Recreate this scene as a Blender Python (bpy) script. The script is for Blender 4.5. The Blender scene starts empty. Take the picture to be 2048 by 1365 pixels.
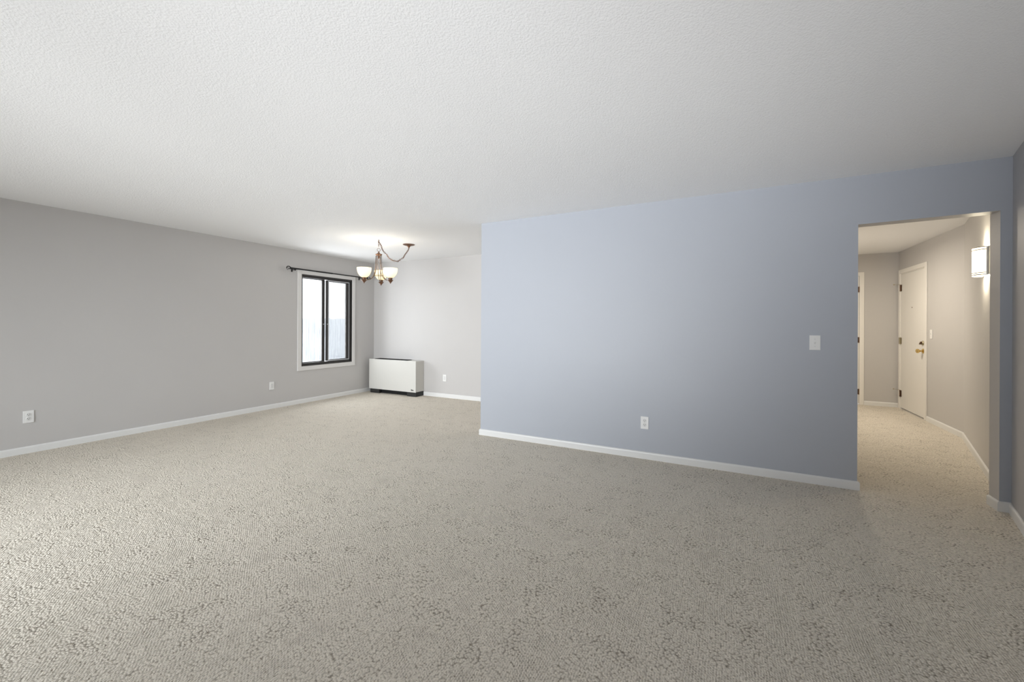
import bpy, bmesh, math, random
from mathutils import Vector, Matrix
random.seed(4)
R = math.radians
sc = bpy.context.scene
COL = sc.collection

# ------------------------------------------------------------------ camera
FPX = 828.5                       # focal length in pixels of the 2048 px wide frame
CAM_H = 1.270
YAW = 27.37
ROLL = 0.0044                     # the camera leans a quarter of a degree
HORIZON = 650.24                  # pixel row of the horizon
cam = bpy.data.cameras.new('camera')
cam.sensor_width = 36.0
cam.lens = FPX / 2048 * 36.0
cam.shift_y = -(682.5 - HORIZON) / 2048
cam.clip_start = 0.02
camo = bpy.data.objects.new('camera', cam)
camo.location = (0, 0, CAM_H)
camo.rotation_euler = (Matrix.Rotation(R(YAW), 3, 'Z') @ Matrix.Rotation(R(90), 3, 'X') @ Matrix.Rotation(ROLL, 3, 'Z')).to_euler()
COL.objects.link(camo)
sc.camera = camo

# ------------------------------------------------------------------ light and exposure
w = bpy.data.worlds.new('overcast_sky')
sc.world = w
w.use_nodes = True
bg = w.node_tree.nodes['Background']
bg.inputs['Color'].default_value = (0.92, 0.96, 1.0, 1)
bg.inputs['Strength'].default_value = 1.9

def area(name, loc, rot, sx, sy, power, color, spread=180):
    l = bpy.data.lights.new(name, 'AREA')
    l.shape = 'RECTANGLE'; l.size = sx; l.size_y = sy
    l.energy = power; l.color = color; l.spread = R(spread)
    o = bpy.data.objects.new(name, l)
    o.location = loc; o.rotation_euler = rot
    COL.objects.link(o)
    return o
# daylight entering by the sliding glass door in the front wall, behind the camera
YF = -2.00          # front wall face, behind the camera
GD = (-5.5, -0.6, 0.08, 2.05)     # x0, x1, z0, z1 of that door
area('daylight_glass_door', (-3.95, YF-.22, 1.12), (R(90), 0, 0),
     2.9, 1.9, 39, (0.95, 0.975, 1.0), 74)
# the higher sky, falling on the carpet inside the door
area('daylight_sky', (-3.5, YF-.25, 1.12), (R(75), 0, R(8)), 2.5, 1.9, 36, (0.86, 0.935, 1.0), 80)
# unseen upward lights added outside that door to brighten the ceiling
area('ceiling_fill_light', (-1.0, YF-.75, .12), (R(110), 0, R(-12)), .7, .7, 32, (0.96, 0.98, 1.0), 62)
area('ceiling_fill_light', (-2.2, YF-.75, .12), (R(112), 0, 0), 1.5, .7, 23, (0.95, 0.975, 1.0), 62)
# unseen panel light added behind the blue partition to brighten the dining area
area('dining_fill_light', (-1.2, 5.0, 2.41), (0, 0, 0), 1.2, .6, 12, (0.98, 0.97, 1.0))
# daylight entering by the dining window
area('daylight_window', (-6.36, 4.83, 1.32), (0, R(-90), 0), 1.45, 1.05, 52, (0.95, 0.97, 1.0))

sc.view_settings.view_transform = 'Standard'
sc.view_settings.look = 'None'
sc.view_settings.gamma = 1.0
sc.view_settings.use_curve_mapping = False
sc.view_settings.exposure = 0.10
try:
    sc.cycles.use_denoising = True
    sc.cycles.caustics_reflective = False
    sc.cycles.caustics_refractive = False
    sc.cycles.max_bounces = 7
    sc.cycles.diffuse_bounces = 5
    sc.cycles.use_adaptive_sampling = True
    sc.cycles.adaptive_threshold = 0.05
    sc.cycles.sample_clamp_indirect = 6
except Exception:
    pass

# ------------------------------------------------------------------ materials
def mat(name, color=(.8, .8, .8), rough=.5, metal=0.0, spec=.5, emit=None, estr=0.0):
    m = bpy.data.materials.new(name)
    m.use_nodes = True
    b = m.node_tree.nodes['Principled BSDF']
    b.inputs['Base Color'].default_value = (*color, 1)
    b.inputs['Roughness'].default_value = rough
    b.inputs['Metallic'].default_value = metal
    b.inputs['Specular IOR Level'].default_value = spec
    if emit:
        b.inputs['Emission Color'].default_value = (*emit, 1)
        b.inputs['Emission Strength'].default_value = estr
    return m

class N:
    """small helper to wire nodes of one material"""
    def __init__(s, m):
        s.m = m; s.t = m.node_tree; s.b = s.t.nodes['Principled BSDF']
    def n(s, typ, **kw):
        nd = s.t.nodes.new(typ)
        for k, v in kw.items():
            if k.startswith('i_'):
                key = k[2:].replace('_', ' ')
                nd.inputs[key].default_value = v
            else:
                setattr(nd, k, v)
        return nd
    def l(s, a, ao, b, bi):
        s.t.links.new(a.outputs[ao], b.inputs[bi])
    def math(s, op, a, b=None, clamp=False):
        nd = s.n('ShaderNodeMath', operation=op, use_clamp=clamp)
        for i, v in enumerate((a, b)):
            if v is None: continue
            if isinstance(v, (int, float)): nd.inputs[i].default_value = v
            else: s.t.links.new(v, nd.inputs[i])
        return nd.outputs[0]

def paint(name, color, rough, bump_scale=160, bump=.12, dist=.0012, spec=.4, blotch=.02, trowel=0.0):
    m = mat(name, color, rough, spec=spec)
    g = N(m)
    tc = g.n('ShaderNodeTexCoord')
    n1 = g.n('ShaderNodeTexNoise', i_Scale=bump_scale, i_Detail=3.0, i_Roughness=.55)
    g.l(tc, 'Object', n1, 'Vector')
    h = n1.outputs['Fac']
    if trowel:
        n3 = g.n('ShaderNodeTexNoise', i_Scale=11.0, i_Detail=4.0, i_Roughness=.6, i_Distortion=1.2)
        g.l(tc, 'Object', n3, 'Vector')
        h = g.math('ADD', h, g.math('MULTIPLY', n3.outputs['Fac'], trowel))
    bp = g.n('ShaderNodeBump', i_Strength=bump, i_Distance=dist)
    g.t.links.new(h, bp.inputs['Height'])
    g.l(bp, 'Normal', g.b, 'Normal')
    n2 = g.n('ShaderNodeTexNoise', i_Scale=1.7, i_Detail=2.0)
    g.l(tc, 'Object', n2, 'Vector')
    mx = g.n('ShaderNodeMix', data_type='RGBA')
    mx.inputs[6].default_value = (*[c*(1-blotch) for c in color], 1)
    mx.inputs[7].default_value = (*[min(1, c*(1+blotch)) for c in color], 1)
    g.t.links.new(n2.outputs['Fac'], mx.inputs[0])
    g.t.links.new(mx.outputs[2], g.b.inputs['Base Color'])
    rg = g.math('ADD', g.math('MULTIPLY', n2.outputs['Fac'], .1), rough-.05)
    g.t.links.new(rg, g.b.inputs['Roughness'])
    return m

M_grey = paint('grey_wall_paint', (.57, .555, .545), .45, bump_scale=120, trowel=2.5, bump=.14)
M_blue = paint('blue_grey_wall_paint', (.45, .475, .525), .44, spec=.42, bump_scale=120, trowel=3.0, bump=.14)
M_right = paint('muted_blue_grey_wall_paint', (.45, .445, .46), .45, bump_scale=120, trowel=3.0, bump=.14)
M_white = mat('white_semigloss_trim_paint', (.80, .80, .79), .35)
M_casing = mat('warm_white_trim_paint', (.76, .745, .73), .4)
M_door = paint('cream_door_paint', (.84, .82, .78), .4, bump_scale=60, bump=.05, spec=.4)
M_plate = mat('white_plastic', (.84, .84, .83), .3)
M_plate2 = mat('white_plastic_insert', (.74, .74, .73), .35)
M_slot = mat('dark_slot', (.03, .03, .03), .6)
M_bronze = mat('dark_bronze_aluminium', (.045, .042, .04), .4, .3)
M_alu = mat('pale_aluminium', (.62, .63, .65), .4, .2)
M_black = mat('black_iron', (.015, .015, .014), .4, .4)
M_base = mat('black_plastic_plinth', (.02, .02, .02), .5)
M_dark = mat('dark_interior', (.006, .006, .006), .8)
M_unit = mat('cream_enamel_steel', (.66, .65, .615), .4)
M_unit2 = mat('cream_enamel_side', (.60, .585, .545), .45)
M_copper = mat('antique_copper', (.20, .11, .07), .38, .85)
M_steel = mat('antique_bronze_rod', (.20, .15, .12), .38, .9)
M_brass = mat('polished_brass', (.75, .55, .22), .22, 1.0)
M_rust = mat('dark_brass_hinge', (.20, .13, .09), .4, .8)
M_hinge = mat('satin_brass_hinge', (.45, .40, .28), .4, .8)
M_ink = mat('dark_ink', (.05, .05, .045), .5)

def glass(name, color=(1, 1, 1), mixf=.9, rough=0.0):
    m = bpy.data.materials.new(name); m.use_nodes = True
    t = m.node_tree; t.nodes.clear()
    out = t.nodes.new('ShaderNodeOutputMaterial')
    mx = t.nodes.new('ShaderNodeMixShader'); mx.inputs[0].default_value = 1-mixf
    tr = t.nodes.new('ShaderNodeBsdfTransparent'); tr.inputs[0].default_value = (*color, 1)
    gl = t.nodes.new('ShaderNodeBsdfGlossy'); gl.inputs['Roughness'].default_value = rough
    t.links.new(tr.outputs[0], mx.inputs[1]); t.links.new(gl.outputs[0], mx.inputs[2])
    t.links.new(mx.outputs[0], out.inputs[0])
    return m
M_glass = glass('window_glass', (.97, .98, .98), .95)
def screen_mat():
    m = bpy.data.materials.new('insect_screen'); m.use_nodes = True
    t = m.node_tree; t.nodes.clear()
    out = t.nodes.new('ShaderNodeOutputMaterial')
    mx = t.nodes.new('ShaderNodeMixShader'); mx.inputs[0].default_value = .25
    tr = t.nodes.new('ShaderNodeBsdfTransparent')
    df = t.nodes.new('ShaderNodeBsdfDiffuse'); df.inputs[0].default_value = (.6, .62, .65, 1)
    t.links.new(tr.outputs[0], mx.inputs[1]); t.links.new(df.outputs[0], mx.inputs[2])
    t.links.new(mx.outputs[0], out.inputs[0])
    return m
M_screen = screen_mat()

def lit_glass(name, color, emit, estr):
    m = bpy.data.materials.new(name); m.use_nodes = True
    t = m.node_tree; t.nodes.clear()
    out = t.nodes.new('ShaderNodeOutputMaterial')
    a1 = t.nodes.new('ShaderNodeAddShader')
    mx = t.nodes.new('ShaderNodeMixShader'); mx.inputs[0].default_value = .5
    df = t.nodes.new('ShaderNodeBsdfDiffuse'); df.inputs[0].default_value = (*color, 1)
    tl = t.nodes.new('ShaderNodeBsdfTranslucent'); tl.inputs[0].default_value = (*color, 1)
    em = t.nodes.new('ShaderNodeEmission'); em.inputs[0].default_value = (*emit, 1); em.inputs[1].default_value = estr
    t.links.new(df.outputs[0], mx.inputs[1]); t.links.new(tl.outputs[0], mx.inputs[2])
    t.links.new(mx.outputs[0], a1.inputs[0]); t.links.new(em.outputs[0], a1.inputs[1])
    t.links.new(a1.outputs[0], out.inputs[0])
    return m
M_shade = lit_glass('lit_alabaster_glass', (.85, .80, .66), (1, .90, .66), .22)
M_sconce = lit_glass('lit_opal_acrylic', (.85, .84, .78), (1, .97, .84), .35)
M_bulb = mat('lit_bulb', (1, 1, 1), .5, emit=(1, .88, .66), estr=3)

def ceiling_mat():
    m = mat('sprayed_texture_ceiling', (.86, .862, .865), .75, spec=.2)
    g = N(m)
    tc = g.n('ShaderNodeTexCoord')
    v = g.n('ShaderNodeTexVoronoi', feature='SMOOTH_F1', i_Scale=95.0, i_Smoothness=.6)
    g.l(tc, 'Object', v, 'Vector')
    n1 = g.n('ShaderNodeTexNoise', i_Scale=150.0, i_Detail=4.0, i_Roughness=.6)
    g.l(tc, 'Object', n1, 'Vector')
    h = g.math('SUBTRACT', g.math('MULTIPLY', n1.outputs['Fac'], 1.2), g.math('MULTIPLY', v.outputs['Distance'], .7))
    bp = g.n('ShaderNodeBump', i_Strength=.5, i_Distance=.003)
    g.t.links.new(h, bp.inputs['Height'])
    g.l(bp, 'Normal', g.b, 'Normal')
    return m
M_ceil = ceiling_mat()

def carpet_mat():
    m = mat('looped_berber_carpet', (.6, .55, .48), .95, spec=.1)
    g = N(m)
    tc = g.n('ShaderNodeTexCoord')
    # slight wander of the tufted rows
    wn = g.n('ShaderNodeTexNoise', i_Scale=3.0, i_Detail=2.0)
    g.l(tc, 'Object', wn, 'Vector')
    wv = g.n('ShaderNodeVectorMath', operation='MULTIPLY_ADD')
    g.t.links.new(wn.outputs['Color'], wv.inputs[0])
    wv.inputs[1].default_value = (.03, .03, 0)
    g.t.links.new(tc.outputs['Object'], wv.inputs[2])
    # staggered rows of loops: rows run along Y, neighbouring rows are offset by half a loop
    sx = g.n('ShaderNodeSeparateXYZ'); g.t.links.new(wv.outputs[0], sx.inputs[0])
    px_ = g.math('MULTIPLY', sx.outputs['X'], 105.0)
    py_ = g.math('ADD', g.math('MULTIPLY', sx.outputs['Y'], 78.0), g.math('MULTIPLY', sx.outputs['X'], 52.5))
    mp = g.n('ShaderNodeCombineXYZ'); g.t.links.new(px_, mp.inputs[0]); g.t.links.new(py_, mp.inputs[1])
    v1 = g.n('ShaderNodeTexVoronoi', feature='F1', voronoi_dimensions='2D', i_Scale=1.0, i_Randomness=.36)
    g.l(mp, 'Vector', v1, 'Vector')
    mp2 = g.n('ShaderNodeMapping'); mp2.inputs['Scale'].default_value = (84, 92, 1); mp2.inputs['Rotation'].default_value = (0, 0, .5)
    g.t.links.new(wv.outputs[0], mp2.inputs['Vector'])
    v2 = g.n('ShaderNodeTexVoronoi', feature='F1', voronoi_dimensions='2D', i_Scale=1.0, i_Randomness=1.0)
    g.l(mp2, 'Vector', v2, 'Vector')
    dom = g.n('ShaderNodeTexNoise', i_Scale=7.0, i_Detail=3.0, i_Roughness=.6)
    g.l(tc, 'Object', dom, 'Vector')
    dr = g.n('ShaderNodeValToRGB'); dr.color_ramp.elements[0].position = .36; dr.color_ramp.elements[1].position = .62
    g.t.links.new(dom.outputs['Fac'], dr.inputs[0])
    mixd = g.n('ShaderNodeMix', data_type='FLOAT')
    g.t.links.new(dr.outputs['Color'], mixd.inputs[0])
    g.t.links.new(v1.outputs['Distance'], mixd.inputs[2])
    g.t.links.new(v2.outputs['Distance'], mixd.inputs[3])
    dist = mixd.outputs[0]
    fz = g.n('ShaderNodeTexNoise', i_Scale=420.0, i_Detail=2.0)
    g.l(tc, 'Object', fz, 'Vector')
    # crushed pile, clumps a few cm wide
    cr = g.n('ShaderNodeTexNoise', i_Scale=26.0, i_Detail=3.0, i_Roughness=.6, i_Distortion=.6)
    g.l(tc, 'Object', cr, 'Vector')
    h = g.math('SUBTRACT', g.math('ADD', g.math('MULTIPLY', fz.outputs['Fac'], .25), g.math('MULTIPLY', cr.outputs['Fac'], 2.0)),
               g.math('MULTIPLY', dist, 1.25))
    bp = g.n('ShaderNodeBump', i_Strength=1.0, i_Distance=.007)
    g.t.links.new(h, bp.inputs['Height'])
    g.l(bp, 'Normal', g.b, 'Normal')
    # yarn colour: oatmeal with brown flecks spun into it
    n3 = g.n('ShaderNodeTexNoise', i_Scale=1.1, i_Detail=3.0)
    g.l(tc, 'Object', n3, 'Vector')
    base = g.n('ShaderNodeMix', data_type='RGBA')
    base.inputs[6].default_value = (.78, .72, .62, 1)
    base.inputs[7].default_value = (.85, .785, .69, 1)
    g.t.links.new(n3.outputs['Fac'], base.inputs[0])
    mp4 = g.n('ShaderNodeMapping'); mp4.inputs['Scale'].default_value = (70, 150, 1); mp4.inputs['Rotation'].default_value = (0, 0, .25)
    g.t.links.new(tc.outputs['Object'], mp4.inputs['Vector'])
    n4 = g.n('ShaderNodeTexNoise', i_Scale=1.0, i_Detail=1.5)
    g.l(mp4, 'Vector', n4, 'Vector')
    fl = g.n('ShaderNodeValToRGB'); fl.color_ramp.elements[0].position = .60; fl.color_ramp.elements[1].position = .74
    g.t.links.new(n4.outputs['Fac'], fl.inputs[0])
    mf = g.n('ShaderNodeMix', data_type='RGBA')
    g.t.links.new(g.math('MULTIPLY', fl.outputs['Color'], .75), mf.inputs[0])
    g.t.links.new(base.outputs[2], mf.inputs[6])
    mf.inputs[7].default_value = (.22, .165, .11, 1)
    # shade in the gaps between loops, put into the colour as dark brown
    gp = g.n('ShaderNodeValToRGB'); gp.color_ramp.elements[0].position = .40; gp.color_ramp.elements[1].position = .80
    g.t.links.new(dist, gp.inputs[0])
    mg = g.n('ShaderNodeMix', data_type='RGBA')
    g.t.links.new(g.math('MULTIPLY', gp.outputs['Color'], .72), mg.inputs[0])
    g.t.links.new(mf.outputs[2], mg.inputs[6])
    mg.inputs[7].default_value = (.20, .165, .12, 1)
    g.t.links.new(mg.outputs[2], g.b.inputs['Base Color'])
    return m
M_carpet = carpet_mat()

def plank_mat():
    m = mat('weathered_white_fence_boards', (.72, .74, .76), .8)
    g = N(m)
    tc = g.n('ShaderNodeTexCoord')
    mp = g.n('ShaderNodeMapping'); mp.inputs['Scale'].default_value = (14, 14, 1.2)
    g.l(tc, 'Object', mp, 'Vector')
    n = g.n('ShaderNodeTexNoise', i_Scale=3.0, i_Detail=5.0)
    g.l(mp, 'Vector', n, 'Vector')
    r = g.n('ShaderNodeValToRGB')
    r.color_ramp.elements[0].position = .3; r.color_ramp.elements[0].color = (.66, .68, .72, 1)
    r.color_ramp.elements[1].position = .6; r.color_ramp.elements[1].color = (.88, .9, .93, 1)
    g.t.links.new(n.outputs['Fac'], r.inputs[0])
    g.t.links.new(r.outputs['Color'], g.b.inputs['Base Color'])
    return m
M_fence = plank_mat()
M_ground = paint('pale_snowy_ground', (.75, .77, .8), .9, bump_scale=8, bump=.3, dist=.02)

# ------------------------------------------------------------------ mesh helpers
def nb(): return bmesh.new()

def box(bm, x0, x1, y0, y1, z0, z1, M=None):
    vs = [bm.verts.new(Vector(p)) for p in
          ((x0,y0,z0),(x1,y0,z0),(x1,y1,z0),(x0,y1,z0),(x0,y0,z1),(x1,y0,z1),(x1,y1,z1),(x0,y1,z1))]
    if M is not None:
        for v in vs: v.co = M @ v.co
    for f in ((0,3,2,1),(4,5,6,7),(0,1,5,4),(1,2,6,5),(2,3,7,6),(3,0,4,7)):
        bm.faces.new([vs[i] for i in f])
    return vs

def lathe(bm, prof, seg=32, M=None, a0=0.0, a1=2*math.pi, close_ends=True):
    """prof: list of (r, z) going along the outline"""
    full = abs(a1-a0-2*math.pi) < 1e-6
    n = seg if full else seg+1
    rings = []
    for r, z in prof:
        if r < 1e-6:
            v = bm.verts.new((0, 0, z)); rings.append([v]*n)
        else:
            rings.append([bm.verts.new((r*math.cos(a0+(a1-a0)*i/seg), r*math.sin(a0+(a1-a0)*i/seg), z)) for i in range(n)])
    new = set(v for rg in rings for v in rg)
    for a, b in zip(rings[:-1], rings[1:]):
        for i in range(seg):
            j = (i+1) % n
            q = []
            for v in (a[i], a[j], b[j], b[i]):
                if v not in q: q.append(v)
            if len(q) >= 3:
                try: bm.faces.new(q)
                except ValueError: pass
    if M is not None:
        for v in new: v.co = M @ v.co
    return new

def tube(bm, pts, rad, seg=10, closed=False):
    pts = [Vector(p) for p in pts]
    n = len(pts)
    rads = rad if isinstance(rad, (list, tuple)) else [rad]*n
    rings = []
    up = None
    for i, p in enumerate(pts):
        if closed: t = pts[(i+1) % n]-pts[i-1]
        else: t = pts[min(i+1, n-1)]-pts[max(i-1, 0)]
        t.normalize()
        if up is None:
            up = t.orthogonal().normalized()
        up = (up-t*up.dot(t))
        if up.length < 1e-5: up = t.orthogonal()
        up.normalize()
        s = t.cross(up)
        rings.append([bm.verts.new(p+rads[i]*(math.cos(2*math.pi*k/seg)*up+math.sin(2*math.pi*k/seg)*s)) for k in range(seg)])
    m = n if closed else n-1
    for i in range(m):
        a, b = rings[i], rings[(i+1) % n]
        off = 0
        if closed and i == n-1:      # match the twist of the frame
            best = min(range(seg), key=lambda o: (a[0].co-b[o].co).length)
            off = best
        for k in range(seg):
            bm.faces.new((a[k], a[(k+1) % seg], b[(k+1+off) % seg], b[(k+off) % seg]))
    if not closed:
        bm.faces.new(rings[0][::-1]); bm.faces.new(rings[-1])

def obj(name, bm, m, parent=None, smooth=False, bevel=0.0, origin=None):
    bmesh.ops.recalc_face_normals(bm, faces=bm.faces)
    if bevel:
        bmesh.ops.bevel(bm, geom=[e for e in bm.edges if e.is_manifold and e.calc_face_angle(0) > .6],
                        offset=bevel, segments=2, profile=.6, affect='EDGES')
    me = bpy.data.meshes.new(name)
    if origin is not None:
        bmesh.ops.translate(bm, verts=bm.verts, vec=-Vector(origin))
    bm.to_mesh(me); bm.free()
    for mm in (m if isinstance(m, (list, tuple)) else [m]): me.materials.append(mm)
    if smooth:
        for p in me.polygons: p.use_smooth = True
        try: me.set_sharp_from_angle(angle=R(35))
        except Exception: pass
    o = bpy.data.objects.new(name, me)
    if origin is not None: o.location = origin
    COL.objects.link(o)
    if parent is not None: o.parent = parent
    return o

def struct(name, bm, m, **k):
    o = obj(name, bm, m, **k); o['kind'] = 'structure'; return o

def thing(name, label, cat, loc=(0, 0, 0), rot=(0, 0, 0), group=None):
    o = bpy.data.objects.new(name, None); COL.objects.link(o)
    o.location = loc; o.rotation_euler = rot
    o.empty_display_size = .05
    if label: o['label'] = label
    if cat: o['category'] = cat
    if group: o['group'] = group
    return o

# ------------------------------------------------------------------ setting
CEIL = 2.44
XL = -6.038         # left wall face
YB = 5.871          # dining back wall face
YP = 4.087          # blue partition face
XPL, XPR = -2.519, 0.905     # blue partition ends / doorway left jamb
XJ = 1.676          # doorway right jamb
JD = 0.125           # partition thickness
HEAD = 2.061; HEAD_R = 2.075
RW0 = Vector((1.735, 4.087)); RW1 = Vector((2.402, 6.55))
rwd = (RW1-RW0).normalized(); rwn = Vector((-rwd.y, rwd.x))      # normal into the room
def rw_at(y): return RW0+rwd*((y-RW0.y)/rwd.y)
XD = 2.402          # entry door wall face
YH = 8.57           # hall end wall face

b = nb(); box(b, -6.18, 2.70, YF-.15, 8.72, -.12, 0)
struct('floor', b, M_carpet)
b = nb(); box(b, -6.18, 2.70, YF-.15, 8.72, CEIL, CEIL+.12)
struct('ceiling', b, M_ceil)

def wall_with_hole(bm, a0, a1, z0, z1, h, put):
    """h = (a0, a1, z0, z1); put(a0,a1,z0,z1) adds a box"""
    put(a0, h[0], z0, z1); put(h[1], a1, z0, z1)
    if h[2] > z0: put(h[0], h[1], z0, h[2])
    put(h[0], h[1], h[3], z1)

# left wall with the dining window
WY0, WY1, WZ0, WZ1 = 4.329, 5.333, .592, 2.066
b = nb()
wall_with_hole(b, YF-.15, YB+.13, 0, CEIL, (WY0, WY1, WZ0, WZ1), lambda a, c, z, y: box(b, XL-.14, XL, a, c, z, y))
struct('wall_left', b, M_grey)
b = nb(); box(b, XL, .77, YB, YB+.13, 0, CEIL)
struct('wall_back', b, M_grey)
# front wall (behind the camera) with the sliding glass door
b = nb()
wall_with_hole(b, XL, rw_at(YF-.13).x, 0, CEIL, GD, lambda a, c, z, y: box(b, a, c, YF-.13, YF, z, y))
struct('wall_front', b, M_grey)

# blue partition with the doorway: room side blue, jamb and hall side grey
b = nb()
box(b, XPL, XPR, YP, YP+JD, 0, CEIL)
hv = box(b, XPR, XJ, YP, YP+JD, HEAD, CEIL)
for v in (hv[1], hv[2]): v.co.z = HEAD_R
yb = YP+JD
box(b, XJ, rw_at(YP).x+.02, YP, yb, 0, CEIL)
b.faces.ensure_lookup_table(); b.normal_update()
for f in b.faces:
    c = f.calc_center_median()
    f.material_index = 0 if (abs(c.y-YP) < 1e-4 or c.x < XPL+1e-3) else 1
struct('wall_partition', b, [M_blue, M_grey])

def slab(bm, p, q, n, t, z0, z1):
    """wall from p to q (2D), thickness t away from normal n"""
    p, q, n = Vector(p), Vector(q), Vector(n)
    c = [p, q, q-n*t, p-n*t]
    lo = [bm.verts.new((v.x, v.y, z0)) for v in c]; hi = [bm.verts.new((v.x, v.y, z1)) for v in c]
    bm.faces.new(lo[::-1]); bm.faces.new(hi)
    for i in range(4):
        j = (i+1) % 4
        bm.faces.new((lo[i], lo[j], hi[j], hi[i]))
pF = rw_at(YF-.13)
jn = rw_at(YP+JD/2)
b = nb(); slab(b, pF, jn, rwn, .13, 0, CEIL)
struct('wall_right', b, M_right)
b = nb(); slab(b, jn, RW1, rwn, .13, 0, CEIL)
struct('wall_hall_right', b, M_grey)
# entry door wall
DY0, DY1, DZ = 7.577, 8.475, 2.088
b = nb()
wall_with_hole(b, RW1.y, YH+.13, 0, CEIL, (DY0, DY1, 0, DZ), lambda a, c, z, y: box(b, XD, XD+.13, a, c, z, y))
struct('wall_entry', b, M_grey)
# hall end wall with closet door opening
CX0, CX1 = 1.15, 1.915
b = nb()
wall_with_hole(b, .77, XD, 0, CEIL, (CX0, CX1, 0, DZ), lambda a, c, z, y: box(b, a, c, YH, YH+.13, z, y))
struct('wall_hall_end', b, M_grey)
b = nb(); box(b, .77, .895, yb, YH, 0, CEIL)
struct('wall_hall_left', b, M_grey)

# patio floor, with unseen slab and walls added to keep sky light out
b = nb(); box(b, -6.4, .9, YF-2.4, YF-.16, 2.5, 2.65)
struct('sky_blocker_slab', b, M_ceil)
b = nb(); box(b, -6.4, .9, YF-2.5, YF-2.4, -.3, 2.65); box(b, -6.5, -6.4, YF-2.5, YF-.15, -.3, 2.65); box(b, .9, 1.0, YF-2.5, YF-.15, -.3, 2.65)
struct('sky_blocker_walls', b, M_grey)
b = nb(); box(b, -6.4, .9, YF-2.4, YF-.15, -.3, -.13)
struct('exterior_patio', b, M_ground)

# baseboards: rounded top profile swept along a 2D path
def baseboard(name, path, side, h=.068, t=.013, closed_ends=True):
    """path 2D points along the wall face; side=+1 board lies left of travel"""
    prof = [(0, 0), (t, 0), (t, h-.016), (t*.85, h-.007), (t*.45, h-.001), (0, h)]
    pts = [Vector(p) for p in path]
    n = len(pts)
    offs = []
    for i in range(n):
        if i == 0: d = (pts[1]-pts[0]).normalized(); nn = Vector((-d.y, d.x))*side; offs.append(nn)
        elif i == n-1: d = (pts[-1]-pts[-2]).normalized(); nn = Vector((-d.y, d.x))*side; offs.append(nn)
        else:
            d1 = (pts[i]-pts[i-1]).normalized(); d2 = (pts[i+1]-pts[i]).normalized()
            n1 = Vector((-d1.y, d1.x))*side; n2 = Vector((-d2.y, d2.x))*side
            m = (n1+n2).normalized(); offs.append(m/max(.2, m.dot(n1)))
    bm = nb()
    rings = [[bm.verts.new((p.x+o.x*a, p.y+o.y*a, z)) for a, z in prof] for p, o in zip(pts, offs)]
    k = len(prof)
    for a, c in zip(rings[:-1], rings[1:]):
        for i in range(k):
            bm.faces.new((a[i], a[(i+1) % k], c[(i+1) % k], c[i]))
    bm.faces.new(rings[0]); bm.faces.new(rings[-1][::-1])
    return struct(name, bm, M_white)

e = .0005
baseboard('baseboard_left', [(XL+e, YF), (XL+e, YB-.0005)], -1)
baseboard('baseboard_back', [(-4.810, YB-e), (.77, YB-e)], -1)
baseboard('baseboard_partition', [(XPL-e, yb), (XPL-e, YP-e), (XPR+.0005, YP-e), (XPR+.0005, YP+.06)], -1)
q0 = rw_at(YP-.0)+rwn*e; q1 = rw_at(YF)+rwn*e
baseboard('baseboard_right', [(XJ-e, yb), (XJ-e, YP-e), (q0.x-.0005, YP-e), (q1.x, q1.y)], -1)
h0 = rw_at(yb)+rwn*e; h1 = RW1+rwn*e
baseboard('baseboard_hall_right', [(h0.x, h0.y), (h1.x-.0003, h1.y), (XD-e, DY0-.062)], 1)
baseboard('baseboard_hall_end', [(XD-e, YH-e), (CX1+.062, YH-e)], 1)

# ------------------------------------------------------------------ dining window
win = thing('window_1', None, None, (XL, (WY0+WY1)/2, WZ0)); win['kind'] = 'structure'
def wpart(name, bm, m, parent=win, **k):
    o = obj(name, bm, m, **k); 
    bpy.context.view_layer.update()
    o.parent = parent
    o.matrix_parent_inverse = parent.matrix_world.inverted()
    return o
def frame_boxes(bm, x0, x1, y0, y1, z0, z1, w, wz=None):
    wz = wz or w
    box(bm, x0, x1, y0, y0+w, z0, z1); box(bm, x0, x1, y1-w, y1, z0, z1)
    box(bm, x0, x1, y0+w, y1-w, z0, z0+wz); box(bm, x0, x1, y0+w, y1-w, z1-wz, z1)
b = nb(); frame_boxes(b, XL+.001, XL+.018, WY0-.068, WY1+.068, WZ0-.07, WZ1+.072, .068)
wpart('window_casing', b, M_casing, bevel=.003)
b = nb(); frame_boxes(b, XL-.12, XL+.012, WY0, WY1, WZ0, WZ1, .014)
frame_boxes(b, XL-.09, XL-.012, WY0+.014, WY1-.014, WZ0+.014, WZ1-.014, .022, .03)
fr = wpart('window_frame', b, M_bronze)
mid = (WY0+WY1)/2
# inner sash (right), outer sash (left)
b = nb(); box(b, XL-.045, XL-.022, mid-.012, mid+.020, WZ0+.05, WZ1-.05); box(b, XL-.045, XL-.022, WY1-.106, WY1-.046, WZ0+.05, WZ1-.05)
box(b, XL-.045, XL-.022, mid+.020, WY1-.106, WZ0+.05, WZ0+.07); box(b, XL-.045, XL-.022, mid+.020, WY1-.106, WZ1-.07, WZ1-.05)
sr = wpart('sash', b, M_bronze)
b = nb(); box(b, XL-.078, XL-.055, mid-.074, mid-.020, WZ0+.04, WZ1-.04); box(b, XL-.078, XL-.055, WY0+.03, WY0+.040, WZ0+.04, WZ1-.04)
box(b, XL-.078, XL-.055, WY0+.04, mid-.074, WZ0+.04, WZ0+.058); box(b, XL-.078, XL-.055, WY0+.04, mid-.074, WZ1-.058, WZ1-.04)
sl = wpart('sash', b, M_bronze)
b = nb(); box(b, XL-.035, XL-.031, mid, WY1-.100, WZ0+.07, WZ1-.07)
wpart('pane', b, M_glass)
b = nb(); box(b, XL-.068, XL-.064, WY0+.038, mid-.06, WZ0+.06, WZ1-.06)
wpart('pane', b, M_glass)
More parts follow.
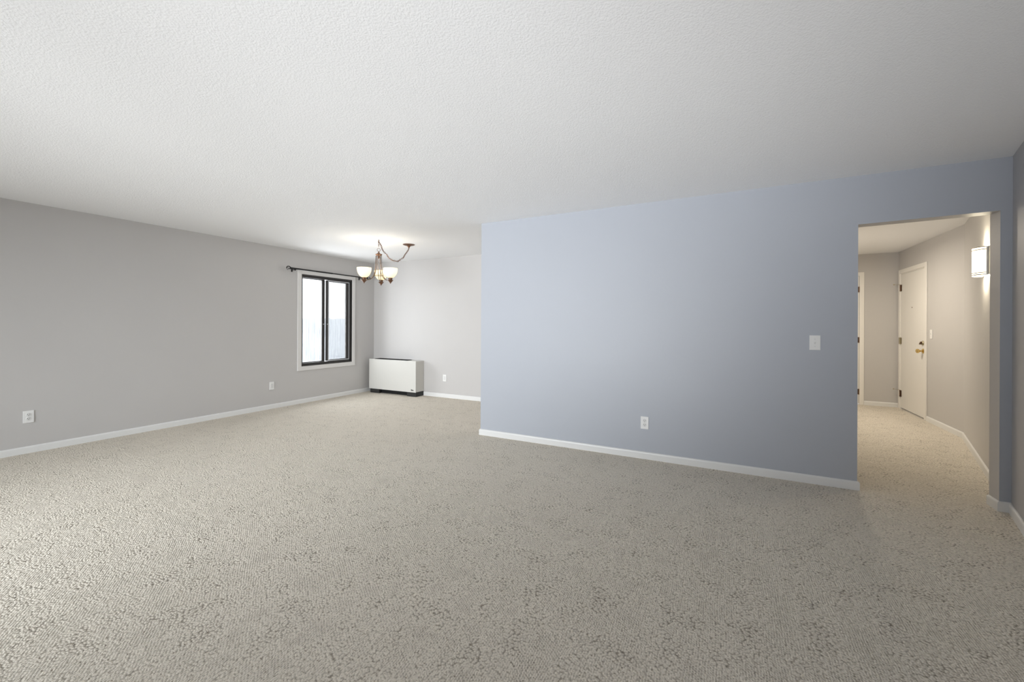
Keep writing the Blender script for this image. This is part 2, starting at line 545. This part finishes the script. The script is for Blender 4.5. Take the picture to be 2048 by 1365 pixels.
# bright aluminium storm frame behind
b = nb(); frame_boxes(b, XL-.118, XL-.098, WY0+.016, WY1-.016, WZ0+.016, WZ1-.016, .028)
wpart('storm_frame', b, M_alu)
b = nb(); frame_boxes(b, XL-.050, XL-.016, mid+.022, WY1-.032, WZ0+.046, WZ1-.046, .012)
wpart('sash_track', b, M_alu)
b = nb(); box(b, XL-.1095, XL-.1085, mid+.03, WY1-.04, WZ0+.04, WZ1-.04)
wpart('insect_screen', b, M_screen)
b = nb()
for yy in (mid-.052, mid+.0):
    box(b, XL-.055 if yy < mid-.03 else XL-.022, XL-.045 if yy < mid-.03 else XL-.012, yy, yy+.014, 1.262, 1.275)
wpart('latch', b, M_alu)

# sliding glass door in the front wall (behind the camera)
sd = thing('window_2', None, None, ((GD[0]+GD[1])/2, YF-.06, 0)); sd['kind'] = 'structure'
def rot_frame(bm, x0, x1, y0, y1, z0, z1, w):
    box(bm, x0, x0+w, y0, y1, z0, z1); box(bm, x1-w, x1, y0, y1, z0, z1)
    box(bm, x0+w, x1-w, y0, y1, z0, z0+w); box(bm, x0+w, x1-w, y0, y1, z1-w, z1)
b = nb(); rot_frame(b, GD[0], GD[1], YF-.12, YF-.01, GD[2], GD[3], .04)
wpart('door_frame', b, M_bronze, parent=sd)
gm = (GD[0]+GD[1])/2
b = nb(); rot_frame(b, GD[0]+.04, gm+.03, YF-.11, YF-.08, GD[2]+.04, GD[3]-.04, .05)
wpart('sash', b, M_bronze, parent=sd)
b = nb(); rot_frame(b, gm-.03, GD[1]-.04, YF-.065, YF-.035, GD[2]+.04, GD[3]-.04, .05)
wpart('sash', b, M_bronze, parent=sd)

# ------------------------------------------------------------------ entry door
def hinge(bm, x, y, z, axis='x'):
    lathe(bm, [(0, -.045), (.0065, -.045), (.0065, .045), (0, .045)], 10, Matrix.Translation((x, y, z)))
d1 = thing('door_1', None, None, (XD, (DY0+DY1)/2, 0)); d1['kind'] = 'structure'
b = nb()
cw = .06
box(b, XD-.016, XD-.001, DY0-cw, DY0, 0, DZ+cw); box(b, XD-.016, XD-.001, DY1, DY1+cw, 0, DZ+cw)
box(b, XD-.016, XD-.001, DY0, DY1, DZ, DZ+cw)
wpart('door_casing', b, M_door, parent=d1, bevel=.003)
b = nb()
box(b, XD-.003, XD+.12, DY0, DY0+.012, 0, DZ-.012); box(b, XD-.003, XD+.12, DY1-.012, DY1, 0, DZ-.012)
box(b, XD-.003, XD+.12, DY0, DY1, DZ-.012, DZ)
wpart('door_jamb', b, M_door, parent=d1)
b = nb(); box(b, XD-.004, XD+.038, DY0+.015, DY1-.015, .022, DZ-.015)
slab1 = wpart('door_panel', b, M_door, parent=d1, bevel=.0015)
b = nb(); box(b, XD+.04, XD+.1, DY0+.012, DY1-.012, 0, .016)
wpart('threshold', b, M_rust, parent=d1)
for z, mm in ((1.866, M_rust), (1.05, M_hinge), (.236, M_rust)):
    b = nb(); lathe(b, [(0, -.05), (.008, -.05), (.008, .05), (0, .05)], 12, Matrix.Translation((XD-.012, DY1-.010, z)))
    box(b, XD-.0055, XD-.0042, DY1-.052, DY1-.014, z-.05, z+.05)
    box(b, XD-.0185, XD-.0165, DY1+.001, DY1+.03, z-.05, z+.05) if mm is M_hinge else None
    hg = wpart('hinge', b, mm, parent=d1, smooth=True)
    if mm is M_rust:      # hinge pin door stop
        b = nb()
        tube(b, [(XD-.012, DY1-.01, z+.052), (XD-.03, DY1+.0, z+.054), (XD-.075, DY1+.02, z+.058)], .0025, 6)
        lathe(b, [(0, -.006), (.008, -.006), (.008, .006), (0, .006)], 10, Matrix.Translation((XD-.079, DY1+.02, z+.058)) @ Matrix.Rotation(R(90), 4, 'Y'))
        o = obj('door_stop', b, M_hinge, smooth=True); o.parent = hg
# knob + deadbolt (axis along -X)
def axis_negx(x, y, z): return Matrix.Translation((x, y, z)) @ Matrix.Rotation(R(-90), 4, 'Y')
ky = DY0+.062
b = nb()
lathe(b, [(0, 0), (.034, 0), (.033, .006), (.022, .012), (.012, .015), (.011, .032), (.017, .038), (.027, .048), (.030, .060), (.026, .071), (.012, .077), (0, .078)],
      24, axis_negx(XD-.004, ky, .935))
wpart('door_knob', b, M_brass, parent=d1, smooth=True)
b = nb()
lathe(b, [(0, 0), (.031, 0), (.030, .008), (.024, .016), (0, .017)], 24, axis_negx(XD-.004, ky, 1.045))
dbm = wpart('deadbolt', b, M_hinge, parent=d1, smooth=True)
b = nb(); box(b, -.006, .006, -.028, .028, 0, .022, Matrix.Translation((XD-.02, ky, 1.045)) @ Matrix.Rotation(R(-90), 4, 'Y') @ Matrix.Rotation(R(35), 4, 'Z'))
o = obj('thumb_turn', b, M_rust, bevel=.002); o.parent = dbm
b = nb(); lathe(b, [(0, 0), (.009, 0), (.008, .004), (.004, .004), (0, .003)], 16, axis_negx(XD-.004, (DY0+DY1)/2, 1.55))
wpart('peephole', b, M_rust, parent=d1, smooth=True)

# closet door in hall end wall
d2 = thing('door_2', None, None, ((CX0+CX1)/2, YH, 0)); d2['kind'] = 'structure'
b = nb()
box(b, CX0-cw, CX0, YH-.016, YH-.001, 0, DZ+cw); box(b, CX1, CX1+cw, YH-.016, YH-.001, 0, DZ+cw); box(b, CX0, CX1, YH-.016, YH-.001, DZ, DZ+cw)
wpart('door_casing', b, M_door, parent=d2, bevel=.003)
b = nb(); box(b, CX0+.004, CX1-.004, YH-.003, YH+.035, .02, DZ-.004)
wpart('door_panel', b, M_door, parent=d2)
for z in (1.87, 1.05, .21):
    b = nb(); lathe(b, [(0, -.045), (.008, -.045), (.008, .045), (0, .045)], 12, Matrix.Translation((CX1-.004, YH-.011, z)))
    box(b, CX1-.04, CX1-.006, YH-.0045, YH-.0032, z-.045, z+.045)
    wpart('hinge', b, M_rust, parent=d2, smooth=True)

# ------------------------------------------------------------------ fan-coil unit in the corner
ux0, ux1, uy0, uy1 = -5.925, -4.812, 5.648, YB-.002
UT, UB = .627, .080
unit = thing('heating_unit', 'low cream metal heating cabinet on a black plinth in the far corner', 'heater', ((ux0+ux1)/2, (uy0+uy1)/2, 0))
def tpart(par, name, bm, m, **k):
    o = obj(name, bm, m, **k)
    bpy.context.view_layer.update()
    o.parent = par; o.matrix_parent_inverse = par.matrix_world.inverted()
    return o
b = nb()
box(b, ux0, ux1, uy0+.018, uy1, UB, UT-.006)
tpart(unit, 'cabinet', b, M_unit2, bevel=.004)
b = nb(); box(b, ux0+.0, ux1-.0, uy0, uy0+.017, UB-.004, UT)
fp = tpart(unit, 'front_panel', b, M_unit, bevel=.004)
b = nb()
box(b, ux0+.09, ux1-.25, uy0+.05, uy1-.03, UT-.005, UT+.001)
tpart(unit, 'top_vent', b, M_dark)
b = nb()
for k in range(24):
    yk = ux0+.1+k*.0318
    box(b, yk, yk+.006, uy0+.05, uy1-.03, UT+.0011, UT+.004)
tpart(unit, 'vent_grille', b, M_base)
b = nb()
box(b, ux0+.02, ux0+.245, uy0+.012, uy1, 0, UB-.005)
tpart(unit, 'plinth', b, M_base, bevel=.002)
b = nb(); box(b, ux1-.205, ux1-.003, uy0+.012, uy1, 0, UB-.005)
tpart(unit, 'plinth', b, M_base, bevel=.002)
b = nb(); box(b, ux0+.246, ux1-.206, uy0+.075, uy1-.002, 0, UB-.004)
tpart(unit, 'return_air_opening', b, M_dark)
cu = bpy.data.curves.new('logo_curve', 'FONT'); cu.body = 'Rjru'; cu.size = .034; cu.extrude = .0008; cu.offset = .0014
to = bpy.data.objects.new('logo_tmp', cu); COL.objects.link(to)
bpy.context.view_layer.update()
lm = bpy.data.meshes.new_from_object(to.evaluated_get(bpy.context.evaluated_depsgraph_get()))
bpy.data.objects.remove(to)
b = nb(); b.from_mesh(lm); bpy.data.meshes.remove(lm)
bmesh.ops.transform(b, matrix=Matrix.Translation((ux1-.105, uy0-.001, UB+.026)) @ Matrix.Rotation(R(90), 4, 'X'), verts=b.verts)
o = obj('logo', b, M_ink); o.parent = fp

# ------------------------------------------------------------------ outlets and switches (local: plate in XZ, facing -Y)
def plate_base(t, wd=.072, ht=.118):
    b = nb(); box(b, -wd/2, wd/2, -.006, 0, -ht/2, ht/2)
    return obj('cover_plate', b, M_plate, t, bevel=.002)
def outlet(loc, rz, label, group='duplex outlets low on the walls'):
    t = thing('wall_outlet', label, 'outlet', loc, (0, 0, rz), group)
    plate_base(t)
    for dz in (.0195, -.0195):
        b = nb(); lathe(b, [(0, 0), (.0172, 0), (.0165, .0025), (0, .0028)], 24, Matrix.Translation((0, -.006, dz)) @ Matrix.Rotation(R(90), 4, 'X'))
        r = obj('receptacle', b, M_plate2, t, smooth=True)
        b = nb()
        box(b, -.0078, -.0052, -.0096, -.0085, dz+.0005, dz+.009); box(b, .0052, .0078, -.0096, -.0085, dz+.0012, dz+.0085)
        lathe(b, [(0, 0), (.0026, 0), (.0026, .001), (0, .001)], 10, Matrix.Translation((0, -.0086, dz-.0075)) @ Matrix.Rotation(R(90), 4, 'X'))
        obj('slots', b, M_slot, r)
    return t
def decora(loc, rz, label):
    t = thing('wall_outlet', label, 'outlet', loc, (0, 0, rz), 'plain white wall plates low on the walls')
    plate_base(t)
    b = nb(); box(b, -.0165, .0165, -.0085, -.006, -.033, .033)
    obj('insert', b, M_plate2, t, bevel=.0008)
    return t
def switch(loc, rz, label):
    t = thing('light_switch', label, 'light switch', loc, (0, 0, rz), 'toggle light switches')
    plate_base(t)
    b = nb(); box(b, -.0055, .0055, -.0075, -.006, -.0125, .0125)
    obj('switch_slot', b, M_plate2, t)
    b = nb(); box(b, -.004, .004, -.020, -.004, -.004, .005, Matrix.Rotation(R(-25), 4, 'X'))
    obj('toggle', b, M_plate, t, bevel=.001)
    for dz in (.030, -.030):
        b = nb(); lathe(b, [(0, 0), (.0032, 0), (.0028, .001), (0, .0012)], 10, Matrix.Translation((0, -.006, dz)) @ Matrix.Rotation(R(90), 4, 'X'))
        obj('screw', b, M_alu, t)
    return t
outlet((XL+.0006, 1.420, .354), R(90), 'white duplex outlet on the grey left wall, nearest the camera')
decora((XL+.0006, 3.853, .343), R(90), 'plain white wall plate low on the grey wall, left of the window')
decora((-4.353, YB-.0006, .339), 0, 'plain white wall plate on the far wall, right of the heating cabinet')
outlet((-.688, YP-.0006, .343), 0, 'white duplex outlet low on the blue wall')
switch((.633, YP-.0006, 1.137), 0, 'white toggle switch on the blue wall beside the doorway')
switch((XD-.0006, 7.394, 1.171), R(-90), 'white toggle switch beside the entry door in the hall')

# ------------------------------------------------------------------ curtain rod
RX, RZ = XL+.085, 2.130
rod = thing('curtain_rod', 'black curtain rod with open cage finials above the window', 'curtain rod', (RX, 4.86, RZ))
RY0, RY1 = 4.090, 5.615
b = nb(); tube(b, [(RX, RY0, RZ), (RX, 4.85, RZ)], .0125, 14)
tpart(rod, 'outer_tube', b, M_black, smooth=True)
b = nb(); tube(b, [(RX, 4.85, RZ), (RX, RY1, RZ)], .010, 14)
tpart(rod, 'inner_tube', b, M_black, smooth=True)
for y0, s in ((RY0, -1), (RY1, 1)):
    b = nb()
    Mx = Matrix.Translation((RX, y0, RZ)) @ Matrix.Rotation(R(90 if s < 0 else -90), 4, 'X')
    lathe(b, [(0, -.03), (.013, -.03), (.013, -.018), (.010, -.012), (.013, -.004), (.018, .002), (.010, .010), (0, .010)], 16, Mx)
    cy = .036; rr = .030
    for k in range(4):
        pts = []
        for i in range(13):
            th = math.pi*i/12
            a = 2*math.pi*k/4 + 1.9*(i/12)
            pts.append(Mx @ Vector((rr*math.sin(th)*math.cos(a), rr*math.sin(th)*math.sin(a), cy-rr*math.cos(th))))
        tube(b, pts, .0038, 8)
    lathe(b, [(0, cy+rr-.004), (.007, cy+rr-.002), (.006, cy+rr+.006), (0, cy+rr+.008)], 12, Mx)
    tpart(rod, 'finial', b, M_black, smooth=True)
for yb_ in (4.165, 5.500):
    b = nb()
    box(b, XL+.0006, XL+.006, yb_-.011, yb_+.011, RZ-.045, RZ+.02)
    box(b, XL+.006, RX+.012, yb_-.005, yb_+.005, RZ-.022, RZ-.012)
    tube(b, [(RX+.014*math.cos(a), yb_, RZ+.014*math.sin(a)) for a in [R(x) for x in range(-200, 30, 15)]], .0035, 6)
    box(b, RX-.004, RX+.004, yb_-.004, yb_+.004, RZ-.034, RZ-.011)
    tpart(rod, 'bracket', b, M_black)

# ------------------------------------------------------------------ chandelier
CX, CY = -4.290, 4.254
ch = thing('chandelier', 'copper toned three-light chandelier with lit glass bowls on a swag chain', 'chandelier', (CX, CY, 1.83))
F = Vector((-.457, .889, 0)); Rt = Vector((.889, .457, 0))
vd = Vector((CX, CY, 0)).normalized(); vr = Vector((vd.y, -vd.x, 0))
K = Vector((-4.134, 4.689, CEIL))     # canopy
H = Vector((CX, CY, CEIL))
b = nb()
lathe(b, [(0, 0), (.086, 0), (.085, -.004), (.070, -.011), (.040, -.016), (.026, -.024), (.014, -.036), (.010, -.048), (0, -.05)], 36, Matrix.Translation(K))
tpart(ch, 'canopy', b, M_copper, smooth=True)
b = nb()
lathe(b, [(0, 0), (.011, 0), (.010, -.004), (.004, -.008), (.003, -.014), (0, -.014)], 16, Matrix.Translation(H))
tube(b, [H+Vector((.010*math.sin(a), 0, -.024+.010*math.cos(a))) for a in [R(x) for x in range(0, 300, 20)]], .0022, 8)
tpart(ch, 'ceiling_hook', b, M_copper, smooth=True)

def link(bm, p, d, side, L=.031, W=.018, r=.0024):
    d = d.normalized(); s = (side-d*side.dot(d)).normalized()
    pts = []
    hl = L/2-W/2
    for i in range(16):
        a = 2*math.pi*i/16
        c, q = math.cos(a), math.sin(a)
        pts.append(p+d*(c*W/2+(hl if c > 0 else -hl))+s*(q*W/2))
    tube(bm, pts, r, 6, closed=True)
def chain(bm, pts, step=.0235):
    # resample
    out = []; acc = 0; 
    for a, c in zip(pts[:-1], pts[1:]):
        L = (c-a).length; t = acc
        while t < L:
            out.append((a+(c-a)*(t/L), c-a)); t += step
        acc = t-L
    for i, (p, d) in enumerate(out):
        ref = Vector((0, 0, 1)) if abs(d.normalized().z) < .8 else Vector((1, .3, 0))
        s1 = d.cross(ref).normalized()
        s2 = d.cross(s1).normalized()
        rot = s1 if i % 2 == 0 else s2
        link(bm, p, d, rot)
b = nb()
top = H+Vector((0, 0, -.03))
chain(b, [top, Vector((CX, CY, 2.340))])
tpart(ch, 'hanging_chain', b, M_copper, smooth=True)
end = K+Vector((0, 0, -.05))
sw = []
n = 40
for i in range(n+1):
    t = i/n
    p = top.lerp(end, t)
    p.z -= .90*t*(1-t)*(1+.25*(t-.5))
    p += vr*(.006*math.sin(t*34)); p.z += .004*math.sin(t*27)
    sw.append(p)
b = nb(); chain(b, sw)
tpart(ch, 'swag_chain', b, M_copper, smooth=True)
b = nb(); tube(b, [p+vd*.003+Vector((0, 0, .004*math.sin(i*1.3))) for i, p in enumerate(sw)], .0022, 6)
tpart(ch, 'power_cord', b, M_steel, smooth=True)
T0 = Matrix.Translation((CX, CY, 0))
b = nb()
tube(b, [Vector((CX, CY, 2.314))+vr*(.021*math.sin(R(a)))+Vector((0, 0, .022*math.cos(R(a)))) for a in range(0, 360, 18)], .0028, 8, closed=True)
lathe(b, [(0, 2.294), (.006, 2.292), (.006, 2.284), (.013, 2.276), (.020, 2.264), (.030, 2.258), (.046, 2.254), (.047, 2.246), (.040, 2.240), (.034, 2.232), (.012, 2.228), (.009, 2.20), (.008, 2.19), (0, 2.188)], 28, T0)
tpart(ch, 'top_cap', b, M_copper, smooth=True)
b = nb(); tube(b, [Vector((CX+.060*math.cos(R(a)), CY+.060*math.sin(R(a)), 1.957)) for a in range(0, 360, 12)], .003, 8, closed=True)
tpart(ch, 'ring', b, M_steel, smooth=True)

def bez(pts, n=8):
    """Catmull-Rom through points"""
    out = []
    P = [pts[0]]+list(pts)+[pts[-1]]
    for i in range(1, len(P)-2):
        for k in range(n):
            t = k/n
            p0, p1, p2, p3 = P[i-1], P[i], P[i+1], P[i+2]
            out.append(.5*((2*p1)+(-p0+p2)*t+(2*p0-5*p1+4*p2-p3)*t*t+(-p0+3*p1-3*p2+p3)*t**3))
    out.append(P[-2])
    return out
for ang in (9.7, 129.7, -110.3):
    dr = vd*math.cos(R(ang))+vr*math.sin(R(ang))
    tn = Vector((-dr.y, dr.x, 0))
    C = Vector((CX, CY, 0))
    b = nb()
    for sgn in (-1, 1):
        off = .0165
        prof = [(.032, 2.236, off), (.036, 2.15, off), (.041, 2.06, off), (.052, 1.99, off*.9), (.078, 1.935, off*.75), (.118, 1.897, off*.5), (.168, 1.884, off*.3)]
        tube(b, bez([C+dr*r_+tn*(sgn*o_)+Vector((0, 0, z_)) for r_, z_, o_ in prof]), .0045, 8)
    tpart(ch, 'arm', b, M_steel, smooth=True)
    S = C+dr*.20
    MS = Matrix.Translation((S.x, S.y, 0))
    b = nb()
    lathe(b, [(0, 1.922), (.026, 1.922), (.028, 1.914), (.027, 1.896), (.022, 1.892), (.022, 1.889), (.037, 1.887), (.038, 1.882),
              (.030, 1.874), (.024, 1.872), (.025, 1.868), (.017, 1.858), (.009, 1.850), (.005, 1.843), (.002, 1.834), (0, 1.833)], 28, MS)
    cup = tpart(ch, 'socket_cup', b, M_copper, smooth=True)
    b = nb()
    lathe(b, [(.026, 1.916), (.037, 1.921), (.052, 1.932), (.068, 1.951), (.081, 1.974), (.089, 2.000), (.0935, 2.026), (.095, 2.048),
              (.0915, 2.049), (.090, 2.026), (.0855, 2.002), (.0775, 1.977), (.065, 1.955), (.050, 1.936), (.036, 1.925), (.026, 1.921)], 40, MS)
    tpart(ch, 'glass_bowl', b, M_shade, smooth=True)
    b = nb()
    lathe(b, [(0, 1.924), (.013, 1.925), (.014, 1.95), (.022, 1.972), (.028, 1.995), (.025, 2.016), (.012, 2.03), (0, 2.032)], 20, MS)
    tpart(ch, 'bulb', b, M_bulb, smooth=True)
    pl = bpy.data.lights.new('chandelier_lamp', 'POINT'); pl.energy = 1.8; pl.color = (1, .95, .87); pl.shadow_soft_size = .03
    po = bpy.data.objects.new('chandelier_lamp', pl); po.location = (S.x, S.y, 2.055); COL.objects.link(po)
    po.parent = ch; bpy.context.view_layer.update(); po.matrix_parent_inverse = ch.matrix_world.inverted()

for c_ in ch.children:
    if c_.name.split('.')[0] in ('top_cap', 'ring', 'arm', 'socket_cup', 'glass_bowl', 'bulb', 'chandelier_lamp'):
        c_.location.z -= .010

# ------------------------------------------------------------------ hall sconce
SP = rw_at(5.113); SZ0, SZ1 = 1.716, 1.966
ang = math.atan2(rwn.y, rwn.x)
scn = thing('wall_sconce', 'lit half-round white wall sconce in the hall beyond the doorway', 'wall light', (SP.x, SP.y, (SZ0+SZ1)/2), (0, 0, ang))
hh = (SZ1-SZ0)/2; SW = .104; SDp = .088      # local +X out of the wall
b = nb(); box(b, .0006, .012, -SW-.002, SW+.002, -hh+.004, hh-.002)
obj('backplate', b, M_alu, scn, bevel=.002)
def half(bm, r1, r2, z0, z1, t=.004, seg=28, x0=.012):
    rings = []
    for i in range(seg+1):
        a = -math.pi/2+math.pi*i/seg
        c, s = math.cos(a), math.sin(a)
        rings.append([bm.verts.new((x0+(r1)*c, r2*s, z0)), bm.verts.new((x0+r1*c, r2*s, z1)),
                      bm.verts.new((x0+(r1-t)*c, (r2-t)*s, z1)), bm.verts.new((x0+(r1-t)*c, (r2-t)*s, z0))])
    for a, c in zip(rings[:-1], rings[1:]):
        for k in range(4):
            bm.faces.new((a[k], a[(k+1) % 4], c[(k+1) % 4], c[k]))
    bm.faces.new(rings[0]); bm.faces.new(rings[-1][::-1])
rx = SDp-.012
b = nb(); half(b, rx-.002, SW-.002, -hh, hh)
obj('diffuser', b, M_sconce, scn, smooth=True)
for z in (hh-.026, -hh+.024, -hh+.008, hh-.004):
    b = nb(); half(b, rx+.001, SW+.001, z-.0032, z+.0032, t=.0028)
    obj('trim_band', b, M_steel, scn, smooth=True)
b = nb(); lathe(b, [(0, -.055), (.014, -.05), (.02, -.02), (.02, .03), (.01, .05), (0, .052)], 16, Matrix.Translation((.045, 0, 0)))
obj('bulb', b, M_bulb, scn, smooth=True)
for z in (.11, -.11):
    pl = bpy.data.lights.new('sconce_lamp', 'POINT'); pl.energy = 7.5; pl.color = (1, .88, .66); pl.shadow_soft_size = .03
    po = bpy.data.objects.new('sconce_lamp', pl); po.location = (.045, 0, z*1.0); COL.objects.link(po); po.parent = scn

# flush ceiling lamp added to brighten the hall, hidden by the partition
hl = thing('hall_fill_fixture', 'unseen round opal ceiling light added to brighten the hall', 'ceiling light', (1.25, 7.0, CEIL))
b = nb(); lathe(b, [(0, 0), (.15, 0), (.15, -.02), (.14, -.022), (0, -.022)], 32)
obj('base', b, M_steel, hl, smooth=True)
b = nb(); lathe(b, [(.138, -.022), (.13, -.05), (.10, -.075), (.05, -.09), (0, -.093)], 32)
obj('shade', b, M_sconce, hl, smooth=True)
pl = bpy.data.lights.new('hall_fill_light', 'AREA'); pl.shape = 'DISK'; pl.size = .26; pl.energy = 26; pl.color = (1, .90, .75)
po = bpy.data.objects.new('hall_fill_light', pl); po.location = (0, 0, -.098); COL.objects.link(po); po.parent = hl

# ------------------------------------------------------------------ outside the dining window
b = nb(); box(b, -14, -6.18, 0, 14, -.35, -.25)
o = struct('exterior_ground', b, M_ground)
b = nb()
fx = -8.5
fn = thing('board_fence', 'pale weathered board fence outside the window', 'fence', (fx, 6.0, -.25))
b = nb(); y = 3.2
while y < 10.5:
    wd = .135
    box(b, fx-.01, fx+.01, y, y+wd, -.25, 1.40+random.uniform(-.015, .015)); y += wd+.012
tpart(fn, 'boards', b, M_fence)
b = nb(); box(b, fx-.05, fx-.012, 3.2, 10.5, 0.0, .09); box(b, fx-.05, fx-.012, 3.2, 10.5, 1.05, 1.14)
tpart(fn, 'rail', b, M_fence)
